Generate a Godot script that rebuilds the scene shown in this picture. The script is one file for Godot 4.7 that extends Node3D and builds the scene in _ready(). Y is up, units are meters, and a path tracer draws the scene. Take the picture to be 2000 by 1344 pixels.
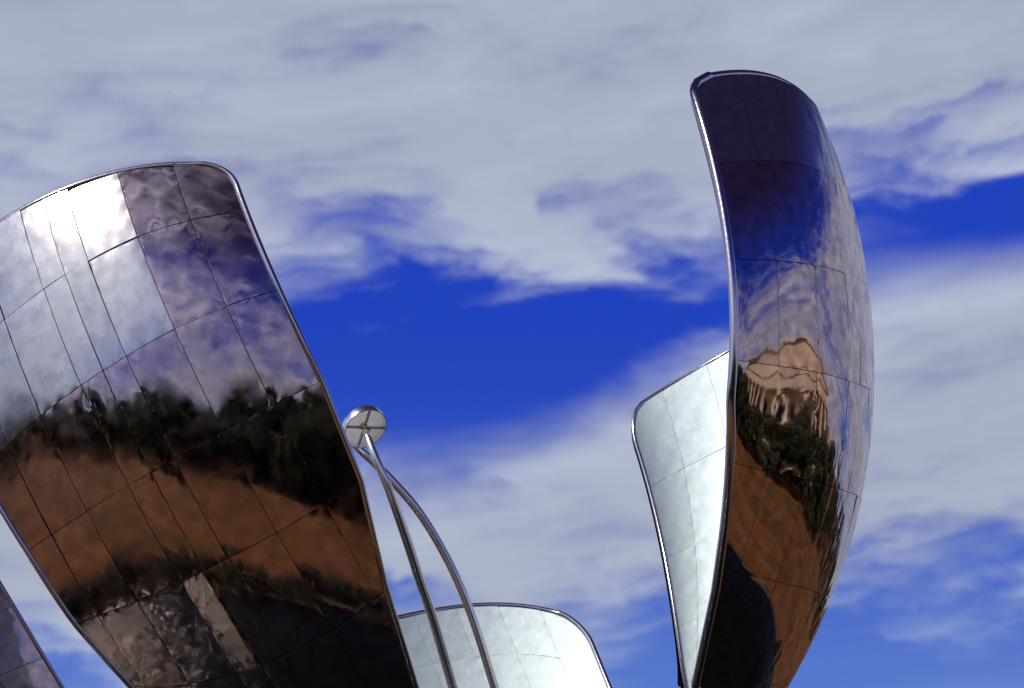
extends Node3D
# A giant metal flower over a pool, seen from the lawn through a long lens. Metres, y up, the camera looks along -z.

# Bezier nets of the petals (rows run across a petal, columns down it), with the range of the panel coordinates they cover
const NETS := {
	"left": [
		[Vector3(-11.028, 14.374, -33.592), Vector3(-10.340, 12.731, -33.171), Vector3(-9.516, 10.964, -32.853), Vector3(-8.758, 9.546, -32.794), Vector3(-8.089, 8.470, -33.014), Vector3(-7.454, 7.672, -33.317), Vector3(-6.852, 7.001, -33.638), Vector3(-6.278, 6.135, -34.222)],
		[Vector3(-10.113, 14.755, -32.846), Vector3(-9.633, 13.351, -32.543), Vector3(-8.865, 11.569, -32.233), Vector3(-8.103, 10.037, -32.241), Vector3(-7.383, 8.765, -32.543), Vector3(-6.670, 7.723, -33.034), Vector3(-5.972, 6.791, -33.595), Vector3(-5.279, 5.658, -34.480)],
		[Vector3(-9.113, 15.363, -32.343), Vector3(-8.724, 14.118, -32.034), Vector3(-7.940, 12.253, -31.584), Vector3(-7.100, 10.578, -31.453), Vector3(-6.347, 9.218, -31.893), Vector3(-5.567, 7.994, -32.557), Vector3(-4.798, 6.878, -33.458), Vector3(-4.003, 5.545, -34.489)],
		[Vector3(-7.939, 15.948, -32.019), Vector3(-7.627, 14.876, -31.735), Vector3(-6.880, 13.066, -31.364), Vector3(-6.039, 11.285, -31.325), Vector3(-5.175, 9.735, -31.457), Vector3(-4.329, 8.416, -32.056), Vector3(-3.482, 7.202, -32.819), Vector3(-2.655, 5.842, -33.983)],
		[Vector3(-6.563, 16.383, -32.100), Vector3(-6.342, 15.570, -31.837), Vector3(-5.609, 13.734, -31.248), Vector3(-4.814, 12.049, -31.314), Vector3(-3.988, 10.478, -31.614), Vector3(-3.131, 9.100, -32.133), Vector3(-2.315, 7.879, -32.817), Vector3(-1.544, 6.600, -33.771)],
		[Vector3(-5.048, 16.130, -32.134), Vector3(-4.957, 15.747, -32.028), Vector3(-4.363, 14.200, -31.541), Vector3(-3.638, 12.598, -31.500), Vector3(-2.920, 11.235, -31.967), Vector3(-2.160, 9.947, -32.381), Vector3(-1.496, 8.910, -32.967), Vector3(-0.945, 7.871, -33.589)],
	],
	"right": [
		[Vector3(3.448, 18.892, -34.146), Vector3(3.742, 16.898, -33.081), Vector3(4.178, 15.510, -33.573), Vector3(4.105, 12.824, -32.248), Vector3(4.052, 11.898, -32.638), Vector3(3.737, 10.322, -34.200), Vector3(3.112, 8.986, -34.294), Vector3(2.555, 7.706, -35.774)],
		[Vector3(4.459, 19.453, -34.757), Vector3(4.846, 17.911, -34.814), Vector3(5.001, 14.923, -32.949), Vector3(4.987, 13.241, -32.338), Vector3(4.950, 11.789, -34.795), Vector3(4.423, 9.696, -32.029), Vector3(4.096, 8.944, -36.407), Vector3(3.355, 7.349, -36.286)],
		[Vector3(5.365, 19.969, -35.665), Vector3(5.628, 17.749, -34.320), Vector3(5.711, 15.015, -33.503), Vector3(6.034, 14.529, -33.779), Vector3(7.033, 13.187, -41.101), Vector3(5.036, 9.742, -33.648), Vector3(4.862, 8.711, -35.311), Vector3(4.168, 7.491, -37.333)],
		[Vector3(6.016, 19.596, -35.747), Vector3(6.222, 17.734, -34.882), Vector3(6.557, 15.584, -34.282), Vector3(6.147, 12.514, -32.595), Vector3(6.016, 11.099, -31.073), Vector3(6.190, 10.229, -35.932), Vector3(5.264, 8.482, -35.052), Vector3(4.694, 7.347, -36.694)],
		[Vector3(6.552, 19.471, -36.904), Vector3(7.064, 18.286, -37.199), Vector3(7.628, 16.832, -37.905), Vector3(8.267, 15.027, -40.156), Vector3(7.207, 11.792, -36.216), Vector3(7.304, 10.787, -39.479), Vector3(6.184, 8.722, -37.997), Vector3(5.371, 7.501, -38.973)],
		[Vector3(6.303, 18.972, -36.192), Vector3(6.818, 17.985, -36.490), Vector3(7.371, 16.564, -36.990), Vector3(8.021, 14.850, -39.322), Vector3(7.047, 11.656, -35.263), Vector3(7.165, 10.759, -39.104), Vector3(5.991, 8.642, -37.357), Vector3(5.149, 7.452, -38.327)],
	],
	"far_right": [
		[Vector3(2.741, 15.363, -44.872), Vector3(3.373, 13.241, -44.393), Vector3(3.630, 11.344, -43.936), Vector3(3.708, 9.538, -43.059), Vector3(3.775, 7.912, -41.925)],
		[Vector3(3.416, 16.057, -45.293), Vector3(4.042, 13.767, -44.848), Vector3(4.154, 11.687, -44.356), Vector3(3.946, 9.691, -43.268), Vector3(3.652, 7.921, -41.973)],
		[Vector3(4.926, 16.802, -45.065), Vector3(5.555, 14.415, -44.701), Vector3(5.516, 12.212, -44.155), Vector3(5.045, 10.156, -43.336), Vector3(4.402, 8.286, -42.149)],
		[Vector3(5.596, 17.104, -44.568), Vector3(6.250, 14.632, -44.122), Vector3(6.089, 12.371, -43.411), Vector3(5.487, 10.386, -43.052), Vector3(4.564, 8.495, -42.156)],
	],
	"far_middle": [
		[Vector3(-4.656, 10.989, -49.682), Vector3(-4.028, 9.549, -49.609), Vector3(-3.390, 8.096, -49.218), Vector3(-2.774, 6.702, -48.474)],
		[Vector3(-2.705, 11.655, -50.937), Vector3(-2.075, 10.153, -50.765), Vector3(-1.453, 8.645, -50.274), Vector3(-0.869, 7.203, -49.433)],
		[Vector3(-0.376, 12.571, -51.320), Vector3(0.239, 11.026, -51.100), Vector3(0.830, 9.476, -50.571), Vector3(1.368, 7.993, -49.701)],
		[Vector3(1.843, 11.386, -50.323), Vector3(2.395, 9.849, -49.871), Vector3(2.905, 8.332, -49.106), Vector3(3.343, 6.904, -48.014)],
	],
	"far_left": [
		[Vector3(-18.260, 9.019, -43.889), Vector3(-16.691, 7.145, -43.241), Vector3(-15.488, 5.526, -43.202), Vector3(-14.541, 3.929, -43.976)],
		[Vector3(-15.527, 9.592, -42.103), Vector3(-14.198, 7.810, -41.795), Vector3(-13.131, 6.238, -41.986), Vector3(-12.245, 4.683, -42.909)],
		[Vector3(-13.658, 10.378, -42.012), Vector3(-12.425, 8.620, -41.921), Vector3(-11.393, 7.043, -42.262), Vector3(-10.491, 5.482, -43.281)],
		[Vector3(-11.823, 11.435, -42.742), Vector3(-10.633, 9.662, -42.817), Vector3(-9.593, 8.045, -43.261), Vector3(-8.642, 6.448, -44.327)],
	],
}
const ACROSS := {"left": Vector2(-3.5, 3.5), "right": Vector2(0, 5), "far_right": Vector2(0, 3), "far_middle": Vector2(-2, 4), "far_left": Vector2(-3, 3)}
const DOWN := {"left": Vector2(0, 6), "right": Vector2(0, 6.2), "far_right": Vector2(0, 4.2), "far_middle": Vector2(0, 3), "far_left": Vector2(-0.6, 4)}
const HUB := Vector3(-1.5, 0.0, -41.5)
const SUN_TURN := -52.0   # degrees from straight behind the camera, towards the left
const SUN_HEIGHT := 43.0

var rng := RandomNumberGenerator.new()
var taken := {}
var mats := {}
var sky_rows := []
const SKY_W := 4096
const SKY_H := 2048
var wisps := FastNoiseLite.new()
var fibres := FastNoiseLite.new()
var banks := FastNoiseLite.new()


func _ready() -> void:
	rng.seed = 71
	# ---- camera
	var cam := Camera3D.new()
	cam.name = "camera"
	cam.fov = 20.0
	cam.near = 0.1
	cam.far = 3000.0
	cam.position = Vector3(0, 1.7, 0)
	cam.rotation_degrees = Vector3(19, 0, 0)
	add_child(cam)
	# ---- sky, exposure
	var env := Environment.new()
	env.background_mode = Environment.BG_SKY
	env.sky = Sky.new()
	env.sky.sky_material = sky_material()
	env.background_energy_multiplier = 1.0
	env.tonemap_mode = Environment.TONE_MAPPER_LINEAR
	env.tonemap_exposure = 1.0
	env.sdfgi_enabled = true
	env.ssao_enabled = true
	env.ssil_enabled = true
	var we := WorldEnvironment.new()
	we.name = "world_environment"
	we.environment = env
	add_child(we)
	# ---- sun: behind the camera, over the left shoulder
	var sun := DirectionalLight3D.new()
	sun.name = "sun"
	sun.light_energy = 1.1
	sun.light_color = Color(1.0, 0.95, 0.86)
	sun.light_angular_distance = 0.5
	sun.shadow_enabled = true
	add_child(sun)
	sun.look_at_from_position(Vector3.ZERO, -sun_towards(), Vector3.UP)

	make_materials()
	ground()
	pool()
	building()
	sculpture()
	trees()


# ------------------------------------------------------------------ sky

func sun_towards() -> Vector3:
	var a := deg_to_rad(SUN_TURN)
	var e := deg_to_rad(SUN_HEIGHT)
	return Vector3(sin(a) * cos(e), sin(e), cos(a) * cos(e))


func sky_material() -> PanoramaSkyMaterial:
	wisps.seed = 11
	wisps.noise_type = FastNoiseLite.TYPE_SIMPLEX_SMOOTH
	wisps.fractal_type = FastNoiseLite.FRACTAL_FBM
	wisps.fractal_octaves = 7
	wisps.fractal_gain = 0.5
	wisps.frequency = 2.6
	wisps.domain_warp_enabled = true
	wisps.domain_warp_type = FastNoiseLite.DOMAIN_WARP_SIMPLEX
	wisps.domain_warp_amplitude = 0.1
	wisps.domain_warp_frequency = 2.2
	wisps.domain_warp_fractal_type = FastNoiseLite.DOMAIN_WARP_FRACTAL_PROGRESSIVE
	wisps.domain_warp_fractal_octaves = 2
	wisps.domain_warp_fractal_gain = 0.35
	fibres.seed = 5
	fibres.noise_type = FastNoiseLite.TYPE_SIMPLEX_SMOOTH
	fibres.fractal_type = FastNoiseLite.FRACTAL_FBM
	fibres.fractal_octaves = 6
	fibres.fractal_gain = 0.52
	fibres.frequency = 3.0
	banks.seed = 23
	banks.noise_type = FastNoiseLite.TYPE_SIMPLEX_SMOOTH
	banks.fractal_type = FastNoiseLite.FRACTAL_FBM
	banks.fractal_octaves = 2
	banks.frequency = 0.62
	var half := SKY_H / 2
	sky_rows.resize(half)
	var job := WorkerThreadPool.add_group_task(sky_row, half)
	WorkerThreadPool.wait_for_group_task_completion(job)
	var data := PackedByteArray()
	for r in sky_rows:
		data.append_array(r)
	var low := PackedFloat32Array()
	low.resize(SKY_W * half * 3)
	low.fill(0.12)
	data.append_array(low.to_byte_array())
	sky_rows = []
	var im := Image.create_from_data(SKY_W, SKY_H, false, Image.FORMAT_RGBF, data)
	var m := PanoramaSkyMaterial.new()
	m.panorama = ImageTexture.create_from_image(im)
	return m


# One cloud bank or one gap of the cloud cover: a soft ellipse in degrees of azimuth (from straight ahead, to the right) and height.
func bank(a: float, e: float, ca: float, ce: float, ra: float, re: float, tilt: float) -> float:
	var x := a - ca
	var y := e - ce - tilt * x
	return exp(-(x * x) / (ra * ra) - (y * y) / (re * re))


func sky_row(k: int) -> void:
	var e := 90.0 - (k + 0.5) / SKY_H * 180.0
	var y := sin(deg_to_rad(e))
	var flat := cos(deg_to_rad(e))
	var row := PackedFloat32Array()
	row.resize(SKY_W * 3)
	var sunny := sun_towards()
	# clear air: deep blue above, paler towards the horizon
	var t := clampf(e / 90.0, 0.0, 1.0)
	var clear := Vector3(0.030, 0.105, 0.56)
	if e < 20.0:
		clear = Vector3(0.135, 0.26, 0.66).lerp(Vector3(0.014, 0.056, 0.50), smoothstep(2.0, 20.0, e))
	else:
		clear = Vector3(0.014, 0.056, 0.50).lerp(Vector3(0.026, 0.018, 0.066), smoothstep(22.0, 46.0, e))
	for i in SKY_W:
		var az := fposmod((i + 0.5) / SKY_W * 360.0 + 180.0, 360.0) - 180.0   # the panorama starts straight ahead (-z)
		var ra := deg_to_rad(az)
		var d := Vector3(sin(ra) * flat, y, -cos(ra) * flat)
		# the cloud sheet lies high above and is seen ever flatter towards the horizon
		var q := d / (d.y + 0.13)
		var n := wisps.get_noise_3dv(Vector3(d.x * 3.0 + d.y * 1.5, d.y * 7.5 - d.x * 0.9, d.z * 3.0)) * 1.3
		var f := fibres.get_noise_3dv(Vector3(d.x * 3.2 + n * 0.1, d.y * 24.0 - d.x * 3.0 + n * 0.3, d.z * 3.2)) * 1.5
		var big := banks.get_noise_3dv(Vector3(q.x, q.z, 9.0)) * 1.2 + 0.3 - 1.6 * smoothstep(20.0, 38.0, e)
		var ang := rad_to_deg(acos(clampf(d.dot(sunny), -1.0, 1.0)))
		big += 1.0 * exp(-ang * ang / 420.0)   # the veil of high cloud that the sun stands in
		# the banks and gaps that stand ahead
		var here := smoothstep(34.0, 20.0, absf(az)) * smoothstep(42.0, 32.0, e)
		if here > 0.0:
			# their borders fray
			var fa := az + n * 1.6
			var fe := e + n * 0.9 + f * 0.35
			var s := 0.82
			s -= 1.85 * bank(fa, fe, -4.8, 18.2, 6.4, 3.5, 0.0)
			s -= 1.75 * bank(fa, fe, 2.6, 19.4, 7.6, 2.15, 0.10)
			s -= 2.1 * bank(fa, fe, 16.0, 22.4, 7.0, 1.7, 0.03)
			s -= 0.55 * bank(fa, fe, 12.0, 24.6, 3.0, 0.5, 0.1)
			s -= 0.45 * bank(fa, fe, -14.6, 23.4, 2.6, 1.3, 0.25)
			s -= 0.35 * bank(fa, fe, -10.0, 25.9, 4.0, 0.7, 0.15)
			s -= 0.3 * bank(fa, fe, -3.0, 22.4, 4.0, 0.8, 0.1)
			s -= 1.8 * bank(fa, fe, 14.5, 10.3, 6.0, 2.3, 0.0)
			s -= 1.8 * bank(fa, fe, 5.6, 9.5, 5.2, 2.3, 0.0)
			s -= 1.2 * bank(fa, fe, -4.2, 11.4, 1.8, 0.8, 0.0)
			s -= 1.7 * bank(fa, fe, -14.0, 9.2, 5.4, 1.5, 0.0)
			s -= 0.9 * smoothstep(10.0, 6.0, e)
			big = lerpf(big, s, here)
		var v := big + n * 0.6 + f * 0.3
		var dens := smoothstep(-1.0, 0.75, v)
		dens = dens * 0.97
		# sunlit vapour: greyer where the sheet is thick, brighter round the sun by forward scattering
		var thick := smoothstep(0.3, 1.2, v)
		var cloud := Vector3(0.43, 0.475, 0.60).lerp(Vector3(0.375, 0.43, 0.525), thick) * (1.0 + 0.09 * f + 0.2 * n)
		var glow := exp(-ang * ang / 1000.0)
		cloud = cloud * (1.0 + 1.7 * glow)
		var air := clear * (1.0 + 1.2 * glow)
		var c := air.lerp(cloud, dens)
		row[i * 3] = c.x
		row[i * 3 + 1] = c.y
		row[i * 3 + 2] = c.z
	sky_rows[k] = row.to_byte_array()


# ------------------------------------------------------------------ helpers

func numbered(called: String) -> String:
	taken[called] = taken.get(called, -1) + 1
	return called if taken[called] == 0 else "%s_%03d" % [called, taken[called]]


func thing(called: String, label: String, category: String, at := Vector3.ZERO, group := "") -> Node3D:
	var o := Node3D.new()
	o.name = numbered(called)
	add_child(o, true)
	o.position = at
	tag(o, label, category, group)
	return o


func tag(o: Node, label: String, category: String, group := "") -> void:
	o.set_meta("label", label)
	o.set_meta("category", category)
	if group:
		o.set_meta("group", group)


func put(called: String, mesh: Mesh, mat: Material, parent: Node = self, kind := "") -> MeshInstance3D:
	var o := MeshInstance3D.new()
	o.name = numbered(called) if parent == self else called
	o.mesh = mesh
	o.material_override = mat
	if kind:
		o.set_meta("kind", kind)
	parent.add_child(o, true)
	return o


func lin(r: float, g: float, b: float) -> Color:
	return Color(r, g, b).linear_to_srgb()


func grid_mesh(pts: Array, nrm: Array, uv: Array, wide: int, high: int, flip := false) -> ArrayMesh:
	var idx := PackedInt32Array()
	for i in wide - 1:
		for j in high - 1:
			var a := i * high + j
			var b := a + high
			if flip:
				idx.append_array([a, a + 1, b, b, a + 1, b + 1])
			else:
				idx.append_array([a, b, a + 1, b, b + 1, a + 1])
	return arrays(pts, nrm, uv, idx)


func arrays(pts: Array, nrm: Array, uv: Array, idx: PackedInt32Array) -> ArrayMesh:
	var a := []
	a.resize(Mesh.ARRAY_MAX)
	a[Mesh.ARRAY_VERTEX] = PackedVector3Array(pts)
	a[Mesh.ARRAY_NORMAL] = PackedVector3Array(nrm)
	if uv.size():
		a[Mesh.ARRAY_TEX_UV] = PackedVector2Array(uv)
	# every triangle faces the way its normals point
	for k in range(0, idx.size(), 3):
		var p: Vector3 = pts[idx[k]]
		if (pts[idx[k + 1]] - p).cross(pts[idx[k + 2]] - p).dot(nrm[idx[k]] + nrm[idx[k + 1]] + nrm[idx[k + 2]]) > 0.0:
			var swap := idx[k + 1]
			idx[k + 1] = idx[k + 2]
			idx[k + 2] = swap
	a[Mesh.ARRAY_INDEX] = idx
	var m := ArrayMesh.new()
	m.add_surface_from_arrays(Mesh.PRIMITIVE_TRIANGLES, a)
	return m


func finished(st: SurfaceTool) -> ArrayMesh:
	st.index()
	var a := st.commit_to_arrays()
	return arrays(Array(a[Mesh.ARRAY_VERTEX]), Array(a[Mesh.ARRAY_NORMAL]), [], a[Mesh.ARRAY_INDEX])


# A tube along a path, with a radius at every point, closed by domed ends.
func tube(path: PackedVector3Array, radii: PackedFloat32Array, sides := 14, squash := 1.0) -> ArrayMesh:
	var pts := []
	var nrm := []
	var uv := []
	var n := path.size()
	var up := Vector3.UP
	var run := 0.0
	var t0 := (path[1] - path[0]).normalized()
	if absf(t0.dot(up)) > 0.9:
		up = Vector3.RIGHT
	var side := t0.cross(up).normalized()
	for i in n:
		var t := (path[mini(i + 1, n - 1)] - path[maxi(i - 1, 0)]).normalized()
		side = (side - t * side.dot(t)).normalized()
		var other := t.cross(side)
		if i:
			run += path[i].distance_to(path[i - 1])
		for k in sides + 1:
			var a := TAU * k / sides
			var o := side * cos(a) + other * sin(a) * squash
			pts.append(path[i] + o * radii[i])
			nrm.append((side * cos(a) + other * sin(a) / squash).normalized())
			uv.append(Vector2(a * radii[i], run))
	var idx := PackedInt32Array()
	for i in n - 1:
		for k in sides:
			var a := i * (sides + 1) + k
			var b := a + sides + 1
			idx.append_array([a, b, a + 1, b, b + 1, a + 1])
	for e in 2:
		var i := 0 if e == 0 else n - 1
		var t := (path[0] - path[1]).normalized() if e == 0 else (path[n - 1] - path[n - 2]).normalized()
		var c := pts.size()
		pts.append(path[i] + t * radii[i] * 0.3)
		nrm.append(t)
		uv.append(Vector2.ZERO)
		for k in sides:
			var a := i * (sides + 1) + k
			if e == 0:
				idx.append_array([c, a, a + 1])
			else:
				idx.append_array([c, a + 1, a])
	return arrays(pts, nrm, uv, idx)


func smooth_path(pts: PackedVector3Array, steps: int) -> PackedVector3Array:
	var out := PackedVector3Array()
	var n := pts.size()
	for i in n - 1:
		for k in steps:
			out.append(pts[i].cubic_interpolate(pts[i + 1], pts[maxi(i - 1, 0)], pts[mini(i + 2, n - 1)], float(k) / steps))
	out.append(pts[n - 1])
	return out


func box(st: SurfaceTool, c: Vector3, s: Vector3, b := Basis()) -> void:
	var h := s * 0.5
	for ax in 3:
		for sg in [-1.0, 1.0]:
			var n := Vector3.ZERO
			n[ax] = sg
			var u := Vector3.ZERO
			u[(ax + 1) % 3] = 1.0
			var v := n.cross(u)
			var o := c + b * (n * h)
			var du := b * (u * h)
			var dv := b * (v * h)
			st.set_normal(b * n)
			var q := [o - du - dv, o + du - dv, o + du + dv, o - du + dv]
			for k in [0, 2, 1, 0, 3, 2]:
				st.set_normal(b * n)
				st.add_vertex(q[k])


func box_mesh(c: Vector3, s: Vector3, b := Basis()) -> ArrayMesh:
	var st := SurfaceTool.new()
	st.begin(Mesh.PRIMITIVE_TRIANGLES)
	box(st, c, s, b)
	return finished(st)


# ------------------------------------------------------------------ materials

func noise_tex(size: int, freq: float, octaves: int, sd: int, ramp_lo: Color, ramp_hi: Color, normal := false, bump := 4.0, kind := FastNoiseLite.TYPE_SIMPLEX_SMOOTH) -> NoiseTexture2D:
	var n := FastNoiseLite.new()
	n.seed = sd
	n.noise_type = kind
	n.frequency = freq
	n.fractal_octaves = octaves
	var t := NoiseTexture2D.new()
	t.width = size
	t.height = size
	t.seamless = true
	t.noise = n
	if normal:
		t.as_normal_map = true
		t.bump_strength = bump
	else:
		var g := Gradient.new()
		g.set_color(0, ramp_lo)
		g.set_color(1, ramp_hi)
		t.color_ramp = g
	return t


# Weathered sheet metal: fine brushed streaks down the sheet, cloudy tarnish and scattered water spots (u across, v down the sheet).
func metal_tex(sd: int, lo: Color, hi: Color, streak: float, spots: int) -> ImageTexture:
	var size := 512
	var im := Image.create(size, size, false, Image.FORMAT_RGB8)
	var a := FastNoiseLite.new()
	a.seed = sd
	a.frequency = 0.011
	a.fractal_octaves = 5
	var s := FastNoiseLite.new()
	s.seed = sd + 1
	s.frequency = 0.02
	s.fractal_octaves = 4
	for i in size:
		for j in size:
			# wrap both ways by sampling on two circles' worth of blend at the borders
			var fx := minf(1.0, minf(i, size - 1 - i) / 40.0)
			var fy := minf(1.0, minf(j, size - 1 - j) / 40.0)
			var w := a.get_noise_2d(i, j) * fx * fy
			var k := s.get_noise_2d(i * 6.0, j * 0.35) * fx * fy
			im.set_pixel(i, j, lo.lerp(hi, clampf(0.62 + w * 0.95 + k * streak, 0.0, 1.0)))
	var r := RandomNumberGenerator.new()
	r.seed = sd + 7
	for n in spots:
		var x := r.randi_range(3, size - 12)
		var y := r.randi_range(3, size - 96)
		var l := r.randi_range(2, 24) if n % 5 else r.randi_range(20, 90)
		for k in l:
			var c := im.get_pixel(x, y + k)
			im.set_pixel(x, y + k, c.lerp(lo * Color(0.92, 0.86, 0.8), 0.55 * (1.0 - float(k) / l)))
	return ImageTexture.create_from_image(im)


func plain(called: String, albedo: Color, rough: float, metal := 0.0) -> StandardMaterial3D:
	var m := StandardMaterial3D.new()
	m.resource_name = called
	m.albedo_color = albedo
	m.roughness = rough
	m.metallic = metal
	mats[called] = m
	return m


func make_materials() -> void:
	var dents := noise_tex(512, 0.008, 3, 31, Color.BLACK, Color.WHITE, true, 1.6)
	var smudge := noise_tex(512, 0.009, 5, 43, Color(0.12, 0.12, 0.12), Color(1, 1, 1))
	var grain := noise_tex(512, 0.03, 4, 37, Color(0.5, 0.5, 0.5), Color(1, 1, 1))
	# outer skin: tarnished bronze-tinted mirror steel, three sheets of slightly different polish
	for k in 5:
		var m := plain("mirror_steel_%d" % k, Color.WHITE, [0.07, 0.14, 0.20, 0.09, 0.17][k], 1.0)
		m.albedo_texture = metal_tex(100 + k * 9, lin(0.36, 0.26, 0.29), lin([0.60, 0.55, 0.50, 0.52, 0.57][k], [0.47, 0.42, 0.38, 0.41, 0.44][k], [0.46, 0.43, 0.38, 0.44, 0.41][k]), 0.15, 150)
		m.roughness_texture = smudge
		m.normal_enabled = true
		m.normal_texture = dents
		m.normal_scale = 0.055
		m.uv1_scale = Vector3(0.42, 0.42, 1)
	# weathered sheets near the rims, duller
	var dull := plain("dull_steel", Color.WHITE, 0.17, 1.0)
	dull.albedo_texture = metal_tex(151, lin(0.44, 0.40, 0.40), lin(0.58, 0.55, 0.54), 0.3, 420)
	dull.normal_enabled = true
	dull.normal_texture = dents
	dull.normal_scale = 0.14
	dull.uv1_scale = Vector3(0.42, 0.42, 1)
	# inner skin: pale satin steel, crinkled
	var satin := plain("satin_steel", Color.WHITE, 0.66, 1.0)
	satin.albedo_texture = metal_tex(171, lin(0.50, 0.59, 0.64), lin(0.58, 0.68, 0.74), 0.14, 80)
	satin.normal_enabled = true
	satin.normal_texture = noise_tex(512, 0.012, 4, 41, Color.BLACK, Color.WHITE, true, 3.0)
	satin.normal_scale = 0.22
	satin.uv1_scale = Vector3(0.3, 0.3, 1)
	plain("seam_backing", lin(0.045, 0.035, 0.035), 0.6, 0.3)
	var rim := plain("rim_steel", lin(0.50, 0.46, 0.50), 0.2, 1.0)
	rim.roughness_texture = grain
	rim.roughness = 0.22
	rim.uv1_scale = Vector3(0.5, 0.5, 1)
	plain("polished_steel", lin(0.82, 0.79, 0.80), 0.24, 1.0)
	plain("rivet_steel", lin(0.30, 0.25, 0.25), 0.35, 1.0)
	plain("brushed_steel", lin(0.72, 0.69, 0.66), 0.4, 1.0)
	plain("brass_collar", lin(0.45, 0.30, 0.16), 0.3, 1.0)
	var cap := plain("frosted_cover", lin(0.86, 0.86, 0.92), 0.5)
	cap.backlight_enabled = true
	cap.backlight = Color(1, 1, 1)
	# ground
	var lawn := plain("dry_lawn", Color.WHITE, 0.95)
	lawn.albedo_texture = noise_tex(1024, 0.006, 6, 51, lin(0.07, 0.036, 0.007), lin(0.19, 0.078, 0.014))
	var turf := Gradient.new()
	turf.offsets = PackedFloat32Array([0.0, 0.38, 0.5, 0.62, 1.0])
	turf.colors = PackedColorArray([lin(0.08, 0.052, 0.010), lin(0.11, 0.055, 0.011), lin(0.15, 0.068, 0.013), lin(0.18, 0.078, 0.016), lin(0.16, 0.06, 0.016)])
	(lawn.albedo_texture as NoiseTexture2D).color_ramp = turf
	lawn.uv1_triplanar = true
	lawn.uv1_world_triplanar = true
	lawn.uv1_scale = Vector3.ONE * 0.022
	var earth := plain("red_gravel", Color.WHITE, 0.95)
	earth.albedo_texture = noise_tex(512, 0.02, 5, 57, lin(0.13, 0.058, 0.028), lin(0.19, 0.085, 0.042))
	earth.uv1_triplanar = true
	earth.uv1_world_triplanar = true
	earth.uv1_scale = Vector3.ONE * 0.1
	var stone := plain("warm_stone", Color.WHITE, 0.85)
	stone.albedo_texture = noise_tex(512, 0.02, 5, 61, lin(0.54, 0.46, 0.33), lin(0.76, 0.66, 0.50))
	stone.uv1_triplanar = true
	stone.uv1_world_triplanar = true
	stone.uv1_scale = Vector3.ONE * 0.12
	var kerb := plain("dark_stone", Color.WHITE, 0.8)
	kerb.albedo_texture = noise_tex(256, 0.03, 4, 63, lin(0.05, 0.04, 0.03), lin(0.12, 0.09, 0.065))
	kerb.uv1_triplanar = true
	kerb.uv1_world_triplanar = true
	kerb.uv1_scale = Vector3.ONE * 0.3
	plain("dark_opening", lin(0.03, 0.026, 0.025), 0.5)
	var water := plain("pool_water", lin(0.005, 0.007, 0.005), 0.07)
	water.metallic_specular = 0.36
	water.normal_enabled = true
	water.normal_texture = noise_tex(1024, 0.012, 4, 67, Color.BLACK, Color.WHITE, true, 8.0)
	water.normal_scale = 0.8
	water.uv1_triplanar = true
	water.uv1_world_triplanar = true
	water.uv1_scale = Vector3.ONE * 0.12
	var leaf := plain("dark_leaves", lin(0.026, 0.036, 0.014), 0.6)
	leaf.cull_mode = BaseMaterial3D.CULL_DISABLED
	leaf.backlight_enabled = true
	leaf.backlight = Color(0.25, 0.3, 0.1)
	var pine := plain("conifer_needles", lin(0.022, 0.034, 0.016), 0.7)
	pine.cull_mode = BaseMaterial3D.CULL_DISABLED
	var hedge := plain("shrub_leaves", lin(0.02, 0.04, 0.016), 0.6)
	hedge.cull_mode = BaseMaterial3D.CULL_DISABLED
	plain("bark", lin(0.06, 0.045, 0.032), 0.9)


# ------------------------------------------------------------------ the sculpture

func net_point(key: String, u: float, v: float) -> Vector3:
	var net: Array = NETS[key]
	var a: float = (u - ACROSS[key].x) / (ACROSS[key].y - ACROSS[key].x)
	var b: float = (v - DOWN[key].x) / (DOWN[key].y - DOWN[key].x)
	var rows := []
	for r in net:
		rows.append(casteljau(r, b))
	return casteljau(rows, a)


func casteljau(p: Array, t: float) -> Vector3:
	var q := p.duplicate()
	for n in range(q.size() - 1, 0, -1):
		for i in n:
			q[i] = q[i].lerp(q[i + 1], t)
	return q[0]


func skin_normal(key: String, u: float, v: float) -> Vector3:
	var e := 0.02
	var du := net_point(key, u + e, v) - net_point(key, u - e, v)
	var dv := net_point(key, u, v + e) - net_point(key, u, v - e)
	return dv.cross(du).normalized()   # towards the side that the lens sees


# Where a petal's sheet ends across it at v: [left, right] with rounded upper corners.
func petal_edges(key: String, v: float) -> Vector2:
	var l := 0.0
	var r := 0.0
	match key:
		"left":
			l = lerp_table(v, [0, -3.5, 2, -3.5, 3, -3.3, 4, -3.2, 5, -2.85, 6, -2.3]) + corner(v, 0.45, 0.6)
			r = lerp_table(v, [0, 3.5, 3, 3.5, 4, 3.3, 5, 2.72, 6, 2.28]) - corner(v, 0.5, 0.55)
		"right":
			l = lerp_table(v, [0, 0, 3.4, 0.0, 4, 0.2, 5, 0.55, 6.2, 1.1]) + corner(v, 0.4, 0.2)
			r = lerp_table(v, [0, 3.9, 0.3, 4.0, 1.0, 4.5, 6.2, 4.5])
		"far_right":
			l = corner(v, 0.5, 0.42)
			r = 3.0 - corner(v, 0.3, 0.4)
		"far_middle":
			l = -2.0 + corner(v, 0.5, 0.4)
			r = 4.0 - corner(v, 0.55, 0.4)
		"far_left":
			l = -3.0 + corner(v + 0.6, 0.5, 0.5)
			r = 3.0 - corner(v + 0.6, 0.4, 0.4)
	return Vector2(l, r)


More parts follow.
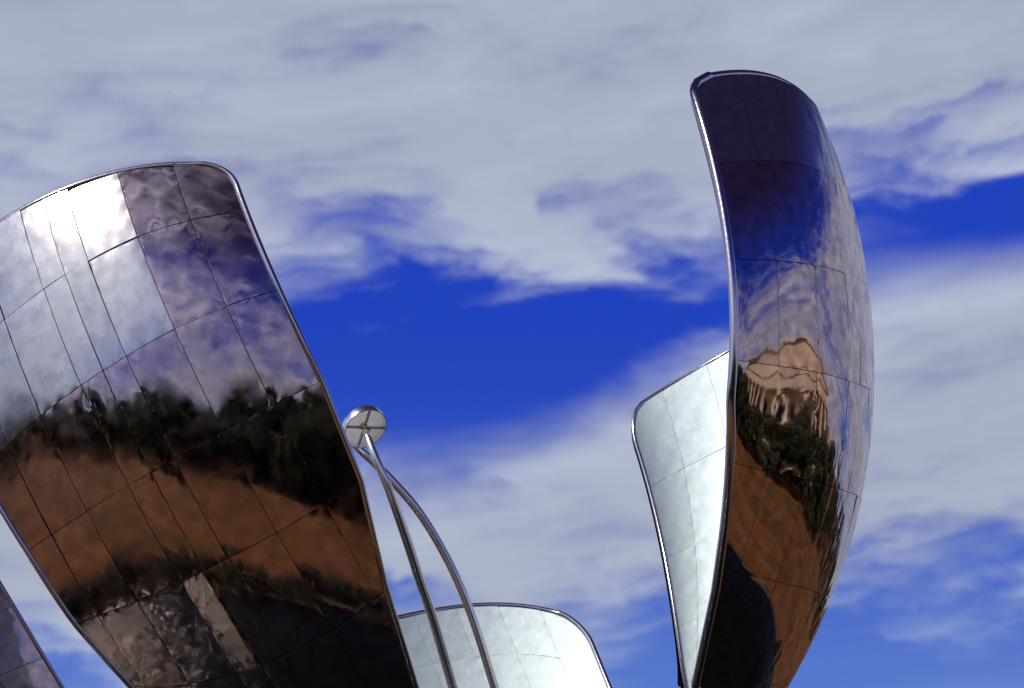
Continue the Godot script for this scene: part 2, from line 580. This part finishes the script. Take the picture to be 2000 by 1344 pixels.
func lerp_table(x: float, t: Array) -> float:
	for i in range(0, t.size() - 2, 2):
		if x <= t[i + 2]:
			var k: float = clampf((x - t[i]) / (t[i + 2] - t[i]), 0.0, 1.0)
			return lerpf(t[i + 1], t[i + 3], k)
	return t[t.size() - 1]


func corner(v: float, across: float, down: float) -> float:
	var k := clampf(1.0 - v / down, 0.0, 1.0)
	return across * (1.0 - sqrt(1.0 - k * k))


func petal(parent: Node3D, key: String, label: String, seams: Array, rows: Array, inner: bool, rim_radius: float, sd: int) -> void:
	var r := RandomNumberGenerator.new()
	r.seed = sd
	var p := Node3D.new()
	p.name = "petal"
	p.set_meta("label", label)
	parent.add_child(p, true)
	var lo: float = DOWN[key].x
	var hi: float = DOWN[key].y
	var us: Array = [ACROSS[key].x] + seams + [ACROSS[key].y]
	var vs: Array = [lo] + rows + [hi]
	var gap := 0.0065 if not inner else 0.0028
	var rivets := SurfaceTool.new()
	rivets.begin(Mesh.PRIMITIVE_TRIANGLES)
	# each sheet of the visible skin is a panel of its own, set a touch out of true and slightly domed
	for i in us.size() - 1:
		for j in vs.size() - 1:
			var tilt := Vector2(r.randfn(0, 0.010), r.randfn(0, 0.009))
			var dome := r.randf_range(-0.003, 0.006)
			var pucker := r.randf_range(0.001, 0.0045)
			var mat_pick: int = [1, 2, 4][r.randi_range(0, 2)] if key != "right" else 3 * r.randi_range(0, 1)
			var shift := Vector2(r.randf(), r.randf())
			if inner or key == "right":
				tilt *= 0.6
			if key == "right":
				pucker *= 0.5
			if key == "left" and j < 3:   # the upper sheets right of the middle were hung visibly out of line
				tilt.x += -0.034 if us[i] > 1.4 else 0.012
			var fold := 0.03
			var proud := 0.0
			if key == "left" and j == 4 and i == 3:   # one narrow sheet stands proud, twisted towards the sun
				tilt = Vector2(0.22, 0.0)
				fold = 0.13
				proud = 0.065
			var nu := 11
			var nv := 15
			if j == 0:
				nv = 24
				nu = 12
			var pts := []
			var uv := []
			var mid_v: float = (vs[j] + vs[j + 1]) * 0.5
			var ed_mid := petal_edges(key, mid_v)
			if us[i] >= ed_mid.y - 0.02 and us[i] >= petal_edges(key, vs[j]).y - 0.02 or us[i + 1] <= ed_mid.x + 0.02 and us[i + 1] <= petal_edges(key, vs[j + 1]).x + 0.02:
				continue
			var centre := net_point(key, (us[i] + us[i + 1]) * 0.5, mid_v)
			var wide := net_point(key, us[i + 1], mid_v).distance_to(net_point(key, us[i], mid_v))
			var high := net_point(key, (us[i] + us[i + 1]) * 0.5, vs[j + 1]).distance_to(net_point(key, (us[i] + us[i + 1]) * 0.5, vs[j]))
			if wide < 0.02:
				continue
			var along_v := (net_point(key, (us[i] + us[i + 1]) * 0.5, vs[j + 1]) - net_point(key, (us[i] + us[i + 1]) * 0.5, vs[j])).normalized()
			var along_u := along_v.cross(skin_normal(key, (us[i] + us[i + 1]) * 0.5, mid_v)).normalized()
			for a in nu:
				for b in nv:
					var fb := float(b) / (nv - 1)
					if j == 0:
						fb = pow(fb, 2.2)
					var fa := float(a) / (nu - 1)
					if j > 0:   # closer together near the joints, where the sheet is pulled in
						fa = 0.5 - 0.5 * cos(PI * fa)
						fb = 0.5 - 0.5 * cos(PI * fb)
					if i == 0 and j == 0:
						fa = pow(fa, 1.4)
					if i == us.size() - 2 and j == 0:
						fa = 1.0 - pow(1.0 - fa, 1.4)
					var ga := gap / wide
					var gb := gap / high
					var v: float = lerpf(vs[j], vs[j + 1], lerpf(gb, 1.0 - gb, fb))
					var ed := petal_edges(key, v)
					var u0 := maxf(us[i], ed.x)
					var u1 := minf(us[i + 1], ed.y)
					if u1 < u0:
						var m := clampf((us[i] + us[i + 1]) * 0.5, minf(ed.x, ed.y), maxf(ed.x, ed.y))
						u0 = m
						u1 = m
					var u := lerpf(u0, u1, lerpf(ga, 1.0 - ga, fa))
					var ca: float = (u - us[i]) / (us[i + 1] - us[i]) * 2.0 - 1.0
					var cb: float = (v - vs[j]) / (vs[j + 1] - vs[j]) * 2.0 - 1.0
					var off := proud + tilt.x * ca * wide * 0.5 + tilt.y * cb * high * 0.5 + dome * (1.0 - ca * ca) * (1.0 - cb * cb)
					var near_joint := minf((1.0 - absf(ca)) * wide * 0.5, (1.0 - absf(cb)) * high * 0.5)
					off -= pucker * exp(-near_joint / 0.07) * (0.6 + 0.8 * sin(ca * 9.0 + cb * 13.0 + shift.x * 6.0))
					off += 0.0011 * sin(ca * 5.0 + shift.x * 9.0) * cos(cb * 7.0 + shift.y * 9.0)
					pts.append(net_point(key, u, v) + skin_normal(key, u, v) * off)
					var off_centre: Vector3 = pts[pts.size() - 1] - centre
					uv.append(Vector2(off_centre.dot(along_u), off_centre.dot(along_v)) + shift * 7.0)   # metres along the sheet
			var nrm := grid_normals(pts, nu, nv, skin_normal(key, clampf((us[i] + us[i + 1]) * 0.5, petal_edges(key, mid_v).x, petal_edges(key, mid_v).y), mid_v))
			var m: Material = mats["satin_steel"] if inner else mats["mirror_steel_%d" % mat_pick]
			if not inner and r.randf() < [1.0, 0.9, 0, 0, 0, 0, 0][j] and not (key == "far_left" or key == "left" and us[i] > 1.4 or key == "right" and j > 0):
				m = mats["dull_steel"]
			var mesh := panel_mesh(pts, nrm, uv, nu, nv, fold)
			put("panel", mesh, m, p)
			# rivets along the upper and one long side
			for side in 2:
				var length := high if side == 0 else wide
				var count := int(length / 0.16)
				for k in count:
					var t := (k + 0.5) / count
					var u: float = us[i] + 0.035 / wide * (us[i + 1] - us[i]) if side == 0 else lerpf(us[i], us[i + 1], t)
					var v: float = lerpf(vs[j], vs[j + 1], t) if side == 0 else vs[j] + 0.035 / high * (vs[j + 1] - vs[j])
					var ed := petal_edges(key, v)
					if u < ed.x + 0.03 or u > ed.y - 0.03:
						continue
					var ca: float = (u - us[i]) / (us[i + 1] - us[i]) * 2.0 - 1.0
					var cb: float = (v - vs[j]) / (vs[j + 1] - vs[j]) * 2.0 - 1.0
					var n := skin_normal(key, u, v)
					rivet(rivets, net_point(key, u, v) + n * (tilt.x * ca * wide * 0.5 + tilt.y * cb * high * 0.5), n)
	put("rivets", finished(rivets), mats["rivet_steel"], p, "stuff")
	# the sheet behind the joints, and the petal's other skin
	for s in 2:
		var depth := -0.035 if s == 0 else -0.17
		var nu := 30
		var nv := 44
		var pts := []
		var uv := []
		for a in nu:
			for b in nv:
				var v := lerpf(lo, hi, pow(float(b) / (nv - 1), 1.3))
				var ed := petal_edges(key, v)
				var u := lerpf(ed.x, ed.y, float(a) / (nu - 1))
				pts.append(net_point(key, u, v) + skin_normal(key, u, v) * depth)
				uv.append(Vector2((pts[pts.size() - 1] - HUB).dot(Vector3(0.8, 0, 0.6)), pts[pts.size() - 1].y))
		var mid := petal_edges(key, (lo + hi) * 0.5)
		var n := skin_normal(key, (mid.x + mid.y) * 0.5, (lo + hi) * 0.5)
		var nrm := grid_normals(pts, nu, nv, n if s == 0 else -n)
		put("backing_sheet" if s == 0 else ("outer_skin" if inner else "inner_skin"), grid_mesh(pts, nrm, uv, nu, nv, s == 1), mats["seam_backing"] if s == 0 else (mats["mirror_steel_1"] if inner else mats["satin_steel"]), p)
	# rolled rim along the two sides and over the top
	var path := PackedVector3Array()
	var cuts := 60
	for k in cuts + 1:
		path.append(rim_point(key, hi - (hi - lo) * pow(float(k) / cuts, 0.4545) if k < cuts else lo, 0))
	var e0 := petal_edges(key, lo)
	for k in range(1, 40):
		path.append(net_point(key, lerpf(e0.x, e0.y, k / 40.0), lo) - skin_normal(key, lerpf(e0.x, e0.y, k / 40.0), lo) * rim_radius * 0.6)
	for k in cuts + 1:
		path.append(rim_point(key, lo + (hi - lo) * pow(float(k) / cuts, 2.2), 1))
	var radii := PackedFloat32Array()
	radii.resize(path.size())
	for k in path.size():
		radii[k] = rim_radius if key != "right" else lerpf(rim_radius, 0.04, smoothstep(cuts + 10.0, cuts + 44.0, k))
	put("rim", tube(path, radii, 12), mats["rim_steel"], p)
	# the stalk that carries the petal from the middle of the pool
	var ed := petal_edges(key, hi)
	var foot := net_point(key, (ed.x + ed.y) * 0.5, hi)
	var inward := -skin_normal(key, (ed.x + ed.y) * 0.5, hi)
	var down := (net_point(key, (ed.x + ed.y) * 0.5, hi) - net_point(key, (ed.x + ed.y) * 0.5, hi - 0.4)).normalized()
	var stalk := smooth_path(PackedVector3Array([foot + inward * 0.45 + down * 0.3, foot + down * 1.4 + inward * 0.4, foot.lerp(HUB + Vector3(0, 1.6, 0), 0.62) + Vector3(0, -1.0, 0), HUB + Vector3(0, 1.5, 0)]), 8)
	var thick := PackedFloat32Array()
	for k in stalk.size():
		thick.append(lerpf(0.3, 0.55, float(k) / (stalk.size() - 1)))
	put("stalk", tube(stalk, thick, 16), mats["satin_steel"], p)


func rim_point(key: String, v: float, side: int) -> Vector3:
	var e := petal_edges(key, v)
	var u := e.x if side == 0 else e.y
	return net_point(key, u, v) - skin_normal(key, u, v) * (0.07 if key == "right" and side == 1 else 0.012)


func grid_normals(pts: Array, nu: int, nv: int, towards: Vector3) -> Array:
	var out := []
	for a in nu:
		for b in nv:
			var du: Vector3 = pts[mini(a + 1, nu - 1) * nv + b] - pts[maxi(a - 1, 0) * nv + b]
			var dv: Vector3 = pts[a * nv + mini(b + 1, nv - 1)] - pts[a * nv + maxi(b - 1, 0)]
			var n := dv.cross(du)
			n = n.normalized() if n.length() > 1e-9 else towards
			out.append(n if n.dot(towards) > 0 else -n)
	return out


# A sheet with its four edges folded back 30 mm.
func panel_mesh(pts: Array, nrm: Array, uv: Array, nu: int, nv: int, fold: float) -> ArrayMesh:
	var p := pts.duplicate()
	var n := nrm.duplicate()
	var t := uv.duplicate()
	var idx := PackedInt32Array()
	for i in nu - 1:
		for j in nv - 1:
			var a := i * nv + j
			var b := a + nv
			idx.append_array([a, a + 1, b, b, a + 1, b + 1])
	var ring := []
	for j in nv:
		ring.append(j)
	for i in range(1, nu):
		ring.append(i * nv + nv - 1)
	for j in range(nv - 2, -1, -1):
		ring.append((nu - 1) * nv + j)
	for i in range(nu - 2, 0, -1):
		ring.append(i * nv)
	var middle: Vector3 = pts[(nu / 2) * nv + nv / 2]
	for k in ring.size():
		var a: int = ring[k]
		var b: int = ring[(k + 1) % ring.size()]
		var run: Vector3 = pts[b] - pts[a]
		if run.length() < 1e-5:
			continue
		var out: Vector3 = run.cross(nrm[a]).normalized()
		if out.dot(pts[a] - middle) < 0:
			out = -out
		var s := p.size()
		p.append_array([pts[a], pts[b], pts[a] - nrm[a] * fold, pts[b] - nrm[b] * fold])
		n.append_array([out, out, out, out])
		t.append_array([uv[a], uv[b], uv[a], uv[b]])
		idx.append_array([s, s + 2, s + 1, s + 1, s + 2, s + 3])
	return arrays(p, n, t, idx)


func rivet(st: SurfaceTool, c: Vector3, n: Vector3) -> void:
	var a := n.cross(Vector3.UP).normalized()
	var b := n.cross(a)
	var rr := 0.008
	var top := c + n * 0.005
	for k in 5:
		var p := c + (a * cos(TAU * k / 5) + b * sin(TAU * k / 5)) * rr
		var q := c + (a * cos(TAU * (k + 1) / 5) + b * sin(TAU * (k + 1) / 5)) * rr
		for x in [top, q, p]:
			st.set_normal((n + (x - c) * 40.0).normalized())
			st.add_vertex(x)


func stamen(parent: Node3D, label: String, pts: PackedVector3Array, r0: float, r1: float, axis: Vector3, head_radius: float) -> void:
	var s := Node3D.new()
	s.name = "stamen"
	s.set_meta("label", label)
	parent.add_child(s, true)
	var low := pts[pts.size() - 1]
	pts.append(low + (low - pts[pts.size() - 2]) * 2.0)
	pts.append(HUB + Vector3(0, 1.2, 0))
	var path := smooth_path(pts, 14)
	var radii := PackedFloat32Array()
	for k in path.size():
		radii.append(lerpf(r0, r1, clampf(float(k) / (path.size() * 0.35), 0.0, 1.0)))
	put("stem", tube(path, radii, 18), mats["polished_steel"], s)
	var top := path[0]
	var ax := axis.normalized()
	var side := ax.cross(Vector3.UP).normalized()
	var other := side.cross(ax)
	var b := Basis(side, ax, other)
	# collar where the stem meets the head
	var col := tube(PackedVector3Array([top - ax * 0.16, top - ax * 0.15, top + ax * 0.05, top + ax * 0.06]), PackedFloat32Array([r0 * 1.0, r0 * 1.22, r0 * 1.22, r0 * 1.0]), 16)
	put("collar", col, mats["brass_collar"], s)
	# ring: a flat band
	var prof := [Vector2(head_radius - 0.022, -0.085), Vector2(head_radius, -0.085), Vector2(head_radius + 0.005, 0.0), Vector2(head_radius, 0.085), Vector2(head_radius - 0.022, 0.085), Vector2(head_radius - 0.022, -0.085)]
	put("ring", lathe(prof, top, b, 40), mats["polished_steel"], s)
	# pale cover on the far side
	var lid := [Vector2(0.0, 0.11), Vector2(head_radius * 0.6, 0.10), Vector2(head_radius - 0.024, 0.08), Vector2(head_radius - 0.024, 0.072), Vector2(head_radius * 0.6, 0.092), Vector2(0.0, 0.102)]
	put("cover", lathe(lid, top, b, 40), mats["frosted_cover"], s)
	for k in 4:
		var a := TAU * k / 4.0 + 0.18
		var dir := side * cos(a) + other * sin(a)
		var bb := Basis(dir, ax, dir.cross(ax))
		put("spoke", box_mesh(top + dir * (head_radius * 0.5 + 0.01) - ax * 0.01, Vector3(head_radius - 0.03, 0.03, 0.06), bb), mats["brushed_steel"], s)


func lathe(prof: Array, c: Vector3, b: Basis, sides: int) -> ArrayMesh:
	var st := SurfaceTool.new()
	st.begin(Mesh.PRIMITIVE_TRIANGLES)
	for i in prof.size() - 1:
		var p: Vector2 = prof[i]
		var q: Vector2 = prof[i + 1]
		var t := (q - p).normalized()
		var nn := Vector2(t.y, -t.x)
		for k in sides:
			var quad := []
			for x in [[p, k], [q, k], [q, k + 1], [p, k + 1]]:
				var a: float = TAU * x[1] / sides
				quad.append([c + b * Vector3(x[0].x * cos(a), x[0].y, x[0].x * sin(a)), (b * Vector3(nn.x * cos(a), nn.y, nn.x * sin(a))).normalized()])
			for m in [0, 1, 2, 0, 2, 3]:
				st.set_normal(quad[m][1])
				st.add_vertex(quad[m][0])
	return finished(st)


func sculpture() -> void:
	var s := thing("flower_sculpture", "giant riveted steel flower with opened mirror petals and bare stamens", "sculpture", Vector3.ZERO)
	# foot in the water
	put("foot", lathe([Vector2(0.0, 2.1), Vector2(0.9, 2.0), Vector2(1.5, 1.4), Vector2(1.9, 0.4), Vector2(2.2, -0.5), Vector2(0.0, -0.5)], HUB, Basis(), 40), mats["satin_steel"], s)
	petal(s, "left", "broad bronze-toned mirror petal, large at the left", [-2.5, -1.5, -0.5, 0.0, 0.5, 1.5, 2.5], [1.0, 2.0, 3.0, 4.0, 5.0], false, 0.055, 201)
	petal(s, "right", "tall narrow petal curving up, seen from its side", [1.0, 2.0, 3.0, 3.5, 4.0], [1.0, 2.0, 3.0, 4.0, 5.0, 6.0], false, 0.085, 202)
	petal(s, "far_right", "pale sunlit inner face behind the tall narrow petal", [1.0, 2.0], [1.0, 2.0, 3.0, 4.0], true, 0.042, 203)
	petal(s, "far_middle", "low pale inner face behind the stamen stems", [-1.0, 0.0, 1.0, 2.0, 3.0], [0.9, 1.9], true, 0.07, 204)
	petal(s, "far_left", "dark purple petal edge in the lower left corner", [-2.0, -1.0, -0.4, 0.4, 1.0, 2.0], [0.4, 1.4, 2.4, 3.4], false, 0.05, 205)
	stamen(s, "stamen with its spoked ring head in full view", PackedVector3Array([Vector3(-3.048, 13.172, -38.566), Vector3(-2.907, 12.776, -38.333), Vector3(-2.702, 12.264, -38.244), Vector3(-2.487, 11.767, -38.310), Vector3(-2.296, 11.282, -38.583), Vector3(-2.078, 10.688, -38.998), Vector3(-1.889, 10.138, -39.399), Vector3(-1.690, 9.621, -39.842), Vector3(-1.520, 9.108, -40.283), Vector3(-1.234, 8.197, -41.020)]), 0.068, 0.102, Vector3(-0.45, 0.72, -0.55), 0.47)
	stamen(s, "arched stamen whose head hides behind the broad petal", PackedVector3Array([Vector3(-4.874, 15.572, -40.913), Vector3(-4.627, 15.210, -40.614), Vector3(-4.116, 14.284, -40.510), Vector3(-3.383, 13.332, -40.415), Vector3(-3.005, 12.985, -40.482), Vector3(-2.617, 12.607, -40.559), Vector3(-2.139, 12.084, -40.633), Vector3(-1.802, 11.626, -40.738), Vector3(-1.466, 11.076, -40.874), Vector3(-1.179, 10.517, -40.961), Vector3(-0.942, 9.960, -41.047), Vector3(-0.706, 9.314, -41.164), Vector3(-0.368, 8.260, -41.421)]), 0.068, 0.094, Vector3(-0.4, 0.75, -0.5), 0.4)


# ------------------------------------------------------------------ surroundings, which the metal mirrors

func ground() -> void:
	var pm := PlaneMesh.new()
	pm.size = Vector2(1600, 1600)
	var o := put("lawn_ground", pm, mats["dry_lawn"], self, "structure")
	o.position = Vector3(0, -0.02, 0)


func ring_mesh(r0: float, r1: float, y0: float, y1: float, sides: int, a0 := 0.0, a1 := TAU) -> ArrayMesh:
	var st := SurfaceTool.new()
	st.begin(Mesh.PRIMITIVE_TRIANGLES)
	var prof := [Vector2(r0, y0), Vector2(r0, y1), Vector2(r1, y1), Vector2(r1, y0)]
	for i in 3:
		var p: Vector2 = prof[i]
		var q: Vector2 = prof[i + 1]
		var n2 := Vector2(-(q.y - p.y), q.x - p.x).normalized()
		for k in sides:
			var quad := []
			for x in [[p, k], [q, k], [q, k + 1], [p, k + 1]]:
				var a: float = lerpf(a0, a1, float(x[1]) / sides)
				quad.append([Vector3(x[0].x * cos(a), x[0].y, x[0].x * sin(a)), Vector3(n2.x * cos(a), n2.y, n2.x * sin(a))])
			for m in [0, 2, 1, 0, 3, 2]:
				st.set_normal(quad[m][1])
				st.add_vertex(quad[m][0])
	return finished(st)


func pool() -> void:
	var w := PlaneMesh.new()
	w.size = Vector2(1, 1)
	var disc := CylinderMesh.new()
	disc.top_radius = 20.5
	disc.bottom_radius = 20.5
	disc.height = 0.06
	disc.radial_segments = 96
	var o := put("pool_water", disc, mats["pool_water"], self, "structure")
	o.position = Vector3(HUB.x, 0.02, HUB.z)
	var e := put("pool_edge", ring_mesh(20.4, 21.0, -0.1, 0.22, 96), mats["dark_stone"], self, "structure")
	e.position = Vector3(HUB.x, 0, HUB.z)
	var path := put("ring_path", ring_mesh(24.2, 25.6, -0.1, 0.004, 96), mats["red_gravel"], self, "structure")
	path.position = Vector3(HUB.x, 0, HUB.z)
	# worn earth paths leading off across the lawn
	for a in [[12.0, 2.0], [-48.0, 1.8]]:
		var st := SurfaceTool.new()
		st.begin(Mesh.PRIMITIVE_TRIANGLES)
		var dir := Vector3(sin(deg_to_rad(a[0])), 0, cos(deg_to_rad(a[0])))
		var side := dir.cross(Vector3.UP)
		var last := []
		for k in 40:
			var c: Vector3 = dir * (26.0 + k * 2.2) + side * (sin(k * 0.17 + a[0]) * 3.0)
			var now := [c - side * a[1] * 0.5, c + side * a[1] * 0.5]
			if last.size():
				for q in [last[0], now[1], now[0], last[0], last[1], now[1]]:
					st.set_normal(Vector3.UP)
					st.add_vertex(q)
			last = now
		var f := put("lawn_path", finished(st), mats["red_gravel"], self, "structure")
		f.position = Vector3(HUB.x, -0.012, HUB.z)


func building() -> void:
	# a stone hall with a columned front under a gable, facing the pool from the right; built facing +z, then turned
	var b := thing("columned_hall", "sandstone hall with columns and gable mirrored in the tall narrow petal", "building", Vector3(93, 0, -37))
	b.rotation_degrees.y = -90.0
	b.scale = Vector3(0.95, 1.16, 1.0)
	var st := SurfaceTool.new()
	st.begin(Mesh.PRIMITIVE_TRIANGLES)
	box(st, Vector3(0, 10.5, -18), Vector3(40, 17, 20))
	box(st, Vector3(0, 1.0, -12), Vector3(44, 2.0, 28))
	put("wall", finished(st), mats["warm_stone"], b)
	for k in 8:
		put("step", box_mesh(Vector3(0, 0.125 + k * 0.25, 2 + (7 - k) * 0.5), Vector3(36, 0.25, 0.5 + 0.002 * k)), mats["warm_stone"], b)
	for k in 8:
		var x := -15.4 + k * 4.4
		var c := CylinderMesh.new()
		c.top_radius = 0.75
		c.bottom_radius = 0.95
		c.height = 12.6
		c.radial_segments = 20
		var o := put("column", c, mats["warm_stone"], b)
		o.position = Vector3(x, 8.3, -0.5)
		put("capital", box_mesh(Vector3(x, 14.85, -0.5), Vector3(2.3, 0.5, 2.3)), mats["warm_stone"], b)
	put("entablature", box_mesh(Vector3(0, 16.4, -3), Vector3(36, 2.6, 7.5)), mats["warm_stone"], b)
	# gable
	var g := SurfaceTool.new()
	g.begin(Mesh.PRIMITIVE_TRIANGLES)
	var f := [Vector3(-19, 17.75, 1.2), Vector3(19, 17.75, 1.2), Vector3(0, 24.6, 1.2)]
	var k2 := [Vector3(-19, 17.75, -26), Vector3(19, 17.75, -26), Vector3(0, 24.6, -26)]
	for q in [[f[0], f[2], f[1]], [k2[0], k2[1], k2[2]], [f[0], k2[0], k2[2]], [f[0], k2[2], f[2]], [f[1], f[2], k2[2]], [f[1], k2[2], k2[1]]]:
		var n: Vector3 = -(q[1] - q[0]).cross(q[2] - q[0]).normalized()
		for p in q:
			g.set_normal(n)
			g.add_vertex(p)
	put("roof", finished(g), mats["warm_stone"], b)
	for sg in [-1.0, 1.0]:
		put("cornice", box_mesh(Vector3(sg * 9.6, 21.45, 1.5), Vector3(20.6, 0.7, 1.4), Basis(Vector3.BACK, -sg * atan2(6.85, 19.0))), mats["warm_stone"], b)
	for k in 7:
		var x := -13.2 + k * 4.4
		put("window", box_mesh(Vector3(x, 9.0, -7.97), Vector3(1.9, 6.5 if k != 3 else 9.0, 0.2)), mats["dark_opening"], b)
	# a lower side block
	put("wing", box_mesh(Vector3(-28, 6.5, -14), Vector3(16, 13, 18)), mats["warm_stone"], b)
	for k in 3:
		put("window", box_mesh(Vector3(-33 + k * 5.0, 6.5, -4.98), Vector3(1.6, 5.0, 0.2)), mats["dark_opening"], b)


func leaf_cloud(st: SurfaceTool, c: Vector3, r: Vector3, count: int, size: float, g: RandomNumberGenerator) -> void:
	for k in count:
		var d := Vector3(g.randfn(), g.randfn(), g.randfn()).normalized()
		var p := c + d * r * pow(g.randf(), 0.42)
		var n := (d + Vector3(g.randfn(), g.randfn(), g.randfn()) * 0.6).normalized()
		var a := n.cross(Vector3(g.randfn(), g.randfn(), g.randfn())).normalized() * size * g.randf_range(0.6, 1.3)
		var bb := n.cross(a) * 0.7
		for x in [p - a, p + bb, p + a, p - a, p + a, p - bb]:
			st.set_normal(n)
			st.add_vertex(x)


func crown_mesh(sd: int, height: float, wide: float) -> ArrayMesh:
	var g := RandomNumberGenerator.new()
	g.seed = sd
	var st := SurfaceTool.new()
	st.begin(Mesh.PRIMITIVE_TRIANGLES)
	for k in 38:
		var t := g.randf()
		var a := g.randf() * TAU
		var rad := wide * sqrt(g.randf()) * (1.0 - 0.45 * absf(t * 2.0 - 0.8))
		var c := Vector3(cos(a) * rad, height * lerpf(0.12, 0.92, t), sin(a) * rad)
		var s := wide * g.randf_range(0.28, 0.46)
		leaf_cloud(st, c, Vector3(s, s * 0.75, s), 190, 0.34, g)
	return finished(st)


func conifer_mesh(sd: int, height: float, wide: float) -> ArrayMesh:
	var g := RandomNumberGenerator.new()
	g.seed = sd
	var st := SurfaceTool.new()
	st.begin(Mesh.PRIMITIVE_TRIANGLES)
	for k in 46:
		var t := float(k) / 46.0
		var a := k * 2.4
		var rad := wide * (1.0 - t) * g.randf_range(0.55, 0.95)
		var c := Vector3(cos(a) * rad * 0.6, height * lerpf(0.1, 0.98, t), sin(a) * rad * 0.6)
		leaf_cloud(st, c, Vector3(rad * 0.5 + 0.25, 0.55, rad * 0.5 + 0.25), 70, 0.3, g)
	return finished(st)


func trunk_mesh(sd: int, height: float, r: float, limbs: int) -> ArrayMesh:
	var g := RandomNumberGenerator.new()
	g.seed = sd
	var st := SurfaceTool.new()
	var m := tube(smooth_path(PackedVector3Array([Vector3(0, -0.3, 0), Vector3(g.randfn() * 0.15, height * 0.35, g.randfn() * 0.15), Vector3(g.randfn() * 0.4, height * 0.85, g.randfn() * 0.4)]), 4), PackedFloat32Array([r * 1.4, r, r * 0.9, r * 0.8, r * 0.7, r * 0.55, r * 0.45, r * 0.3, r * 0.15]), 8)
	st.append_from(m, 0, Transform3D())
	for k in limbs:
		var a := g.randf() * TAU
		var y := height * g.randf_range(0.3, 0.6)
		var out := Vector3(cos(a), 0.75, sin(a)) * height * 0.24
		st.append_from(tube(smooth_path(PackedVector3Array([Vector3(0, y, 0), Vector3(0, y, 0) + out * 0.5 + Vector3(0, 0.3, 0), Vector3(0, y, 0) + out]), 2), PackedFloat32Array([r * 0.5, r * 0.4, r * 0.3, r * 0.2, r * 0.08]), 6), 0, Transform3D())
	return finished(st)


func trees() -> void:
	var protos := []
	for k in 4:
		var t := Node3D.new()
		var tall: float = [17.0, 14.0, 19.0, 17.0][k]
		put("trunk", trunk_mesh(300 + k, tall, 0.42, 6 if k < 3 else 0), mats["bark"], t)
		put("crown", crown_mesh(310 + k, tall, [6.2, 5.4, 6.6][k]) if k < 3 else conifer_mesh(320, tall, 3.6), mats["dark_leaves"] if k < 3 else mats["conifer_needles"], t)
		protos.append(t)
	# a belt of trees round the park: degrees from straight behind the camera (right positive), metres from the pool's middle
	var g := RandomNumberGenerator.new()
	g.seed = 77
	var spots := []
	for belt in [[74.0, 86.0, 0.75, 1.0, 4.2], [92.0, 112.0, 1.1, 1.45, 4.0]]:
		var a := -108.0
		while a < 78.0:
			spots.append([a + g.randf_range(-1.2, 1.2), g.randf_range(belt[0], belt[1]) * lerpf(1.25, 0.78, smoothstep(-65.0, 15.0, a)), g.randi_range(0, 2), g.randf_range(belt[2], belt[3]) * lerpf(0.78, 1.0, smoothstep(-55.0, -25.0, a))])
			a += belt[4] * g.randf_range(0.7, 1.3)
	for x in [[78, 60, 1, 0.75], [84, 63, 0, 0.62], [88, 66, 1, 0.8], [92, 61, 1, 0.85], [96, 60, 1, 0.9], [100, 66, 0, 0.75], [103, 64, 1, 1.0], [109, 80, 3, 1.0], [113, 76, 3, 1.15], [118, 84, 0, 0.8], [122, 78, 3, 0.9], [127, 86, 2, 0.8], [132, 92, 3, 1.0], [137, 90, 1, 0.9]]:
		spots.append(x)
	for s in spots:
		var kind: int = s[2]
		var t: Node3D = protos[kind].duplicate()
		t.name = numbered("conifer_tree" if kind == 3 else "park_tree")
		add_child(t, true)
		var r := deg_to_rad(s[0])
		t.position = HUB + Vector3(sin(r), 0, cos(r)) * s[1]
		t.position.y = 0
		t.rotation.y = g.randf() * TAU
		t.scale = Vector3.ONE * s[3]
		if kind == 3:
			tag(t, "dark pointed conifer mirrored at the right of the tall narrow petal", "tree", "conifers mirrored in the tall petal")
		elif s[0] > 79:
			tag(t, "dark round tree in front of the mirrored sandstone hall", "tree", "trees before the sandstone hall")
		else:
			tag(t, "dark broad-crowned tree in the front row of the belt mirrored in the broad petal" if s[1] < 92 else "tall dark tree in the back row of the belt mirrored in the broad petal", "tree", "front row of park trees" if s[1] < 92 else "back row of park trees")
	for p in protos:
		p.free()
	# low evergreen shrubs outside the ring path
	var gs := RandomNumberGenerator.new()
	gs.seed = 91
	var shrub := Node3D.new()
	var st := SurfaceTool.new()
	st.begin(Mesh.PRIMITIVE_TRIANGLES)
	for k in 7:
		var c := Vector3(gs.randfn() * 0.9, 0.9 + gs.randf() * 0.7, gs.randfn() * 0.9)
		leaf_cloud(st, c, Vector3(1.1, 0.8, 1.1), 150, 0.12, gs)
	put("foliage", finished(st), mats["shrub_leaves"], shrub)
	put("stem", trunk_mesh(333, 1.4, 0.07, 3), mats["bark"], shrub)
	var turn := -84.0
	while turn < 40.0:
		turn += gs.randf_range(1.9, 3.4)
		var q := [turn, gs.randf_range(21.9, 22.9)]
		var t: Node3D = shrub.duplicate()
		t.name = numbered("evergreen_shrub")
		add_child(t, true)
		var r := deg_to_rad(q[0])
		t.position = HUB + Vector3(sin(r), 0, cos(r)) * q[1]
		t.rotation.y = gs.randf() * TAU
		t.scale = Vector3.ONE * gs.randf_range(0.5, 0.95)
		tag(t, "low dark evergreen shrub beside the pool path, mirrored near the broad petal's foot", "shrub", "shrubs mirrored in the broad petal")
	shrub.free()
